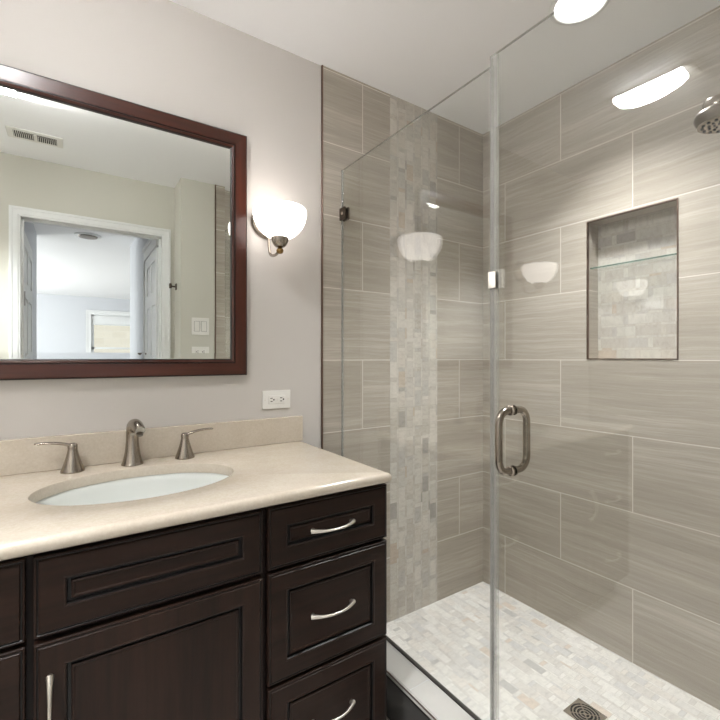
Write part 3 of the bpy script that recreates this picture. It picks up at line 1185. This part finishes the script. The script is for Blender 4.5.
for zc in (.45, 1.78):
    hgm = MB()
    hgm.box(XG - .016, XG - GT - .0003, YS + .0085, YS + .065, zc - .045, zc + .045, .003, 2)
    hgm.box(XG + GT + .0003, XG + .016, YS + .0085, YS + .065, zc - .045, zc + .045, .003, 2)
    hgm.box(XG - .028, XG + .028, YS + .0065, YS + .014, zc - .045, zc + .045, .002, 1)
    P_in(sd, hgm, 'hinge', M['nickel'])

br = MB()
br.box(XG - .010, XG - GT - .0018, .752, .7760, 1.408, 1.454, .0012, 1)
br.box(XG + GT + .0018, XG + .010, .752, .7760, 1.408, 1.454, .0012, 1)
br.box(XG - .010, XG + .010, .7742, .7760, 1.408, 1.454)
P_in(sd, br, 'edge_bracket', M['chrome'])
sd.rotation_euler = (0, 0, .0143)      # the door stands a centimetre ajar

# glass shelf in the niche
gs = MB()
gs.cur = 0
y0, y1, x0, x1, zz0, zz1 = NY0 + .007, NY1 - .007, XR + .012, XR + ND - .0005, 1.606, 1.612
gs.add([Vector((x, y, z)) for z in (zz0, zz1) for (x, y) in ((x0, y0), (x1, y0), (x1, y1), (x0, y1))], [[0, 1, 2, 3], [4, 5, 6, 7]])
gs.cur = 1
gs.add([Vector((x, y, z)) for z in (zz0, zz1) for (x, y) in ((x0, y0), (x1, y0), (x1, y1), (x0, y1))], [[3, 0, 4, 7]])
gs.cur = 0
gs.add([Vector((x, y, z)) for z in (zz0, zz1) for (x, y) in ((x0, y0), (x1, y0), (x1, y1), (x0, y1))], [[0, 1, 5, 4], [1, 2, 6, 5], [2, 3, 7, 6]])
shf = gs.build('glass_shelf', [M['glass'], M['shelf_edge']])
shf['label'] = 'thin green-edged glass shelf across the recessed tiled niche'
shf['category'] = 'shelf'

# shower head
shx, shy, shz = 1.400, .407, 1.828
st = thing('shower_fixture', 'round brushed nickel shower head on an arm at the right edge', 'shower head', (shx, YS + .006, 1.99))
nrm = Vector((-.04, .06, -1)).normalized()
rot = nrm.to_track_quat('Z', 'Y').to_matrix().to_4x4()
Mh = Matrix.Translation((shx, shy, shz)) @ rot
bd = MB().lathe(smooth_pts([(.020, -.050), (.030, -.044), (.036, -.040), (.046, -.036), (.0535, -.029), (.0555, -.022), (.0545, -.015), (.049, -.003), (.047, .0)], 4), 40, Mh, True, False)
P_in(st, bd, 'head_body', M['nickel_dk'])
fcm = MB().lathe([(.0475, -.001), (.0465, .0012), (.044, .0016), (.030, .0020), (.0, .0020)], 40, Mh, False, False)
fpl = P_in(st, fcm, 'spray_face', M['nickel'])
nz = MB()
for rr, k, q in ((.010, 5, .003), (.022, 9, .0042), (.036, 13, .0046)):
    for i in range(k):
        a = 2 * pi * i / k + rr * 40
        nz.lathe([(q, 0), (q * .8, .0025), (.0, .0026)], 8, Mh @ Matrix.Translation((rr * cos(a), rr * sin(a), .0016)), False, False)
nzo = nz.build('nozzle', M['pit'], fpl)
top = Vector((shx, shy, shz)) - nrm * .056
cp = MB().lathe(smooth_pts([(.030, -.066), (.0375, -.063), (.0395, -.056), (.0395, -.040), (.036, -.034)], 4), 28, Mh, True, True)
P_in(st, cp, 'swivel_collar', M['nickel'])
tp = Vector((shx, shy, shz)) - nrm * .082
am = MB().tube(smooth_pts([(shx, YS + .010, 1.99), (shx, .13, 1.998), (shx, .23, 1.985), (shx, .31, 1.95), (tp.x, tp.y, tp.z)], 7), .0105, 16)
P_in(st, am, 'shower_arm', M['nickel'])
fl = MB().lathe([(.032, 0), (.032, .004), (.026, .010), (.012, .014)], 32, Matrix.Translation((shx, YS + .006, 1.99)) @ Matrix.Rotation(R(-90), 4, 'X'))
P_in(st, fl, 'wall_flange', M['nickel'])

# drain
dn = thing('shower_drain', 'square dark metal drain grate with concentric rings in the mosaic shower floor', 'drain', (1.455, .79, 0))
q = MB()
for (x0, x1, y0, y1) in ((-.05, .05, -.05, -.0455), (-.05, .05, .0455, .05), (-.05, -.0455, -.0455, .0455), (.0455, .05, -.0455, .0455)):
    q.box(x0, x1, y0, y1, .0002, .004, .0008, 1)
q.build('drain_frame', M['steel_dk'], dn)
MB().box(-.0455, .0455, -.0455, .0455, .0002, .0009).build('drain_pit', M['pit'], dn)
gr = MB()
for r0, r1 in ((.0, .006), (.0135, .0178), (.0245, .0288), (.0355, .0398)):
    if r0 == 0:
        gr.lathe([(.0, .0022), (r1, .0022), (r1, .0011)], 40, None, False, False)
    else:
        gr.lathe([(r0, .0011), (r0, .0022), (r1, .0022), (r1, .0011)], 40, None, False, False)
for a in range(4):
    rt = Matrix.Rotation(a * pi / 2 + pi / 4, 4, 'Z')
    gr.add([rt @ Vector(p) for p in ((.005, -.0015, .0021), (.056, -.0015, .0021), (.056, .0015, .0021), (.005, .0015, .0021))], [[0, 1, 2, 3]])
n_ = 48
sq, ci = [], []
for i in range(n_):
    a = 2 * pi * i / n_
    q_ = .0455 / max(abs(cos(a)), abs(sin(a)))
    sq.append(Vector((q_ * cos(a), q_ * sin(a), .0024)))
    ci.append(Vector((.0452 * cos(a), .0452 * sin(a), .0024)))
gr.rings([sq, ci, [p - Vector((0, 0, .0014)) for p in ci]], False)
gr.build('ring_grate', M['steel_dk'], dn)

bpy.context.view_layer.update()
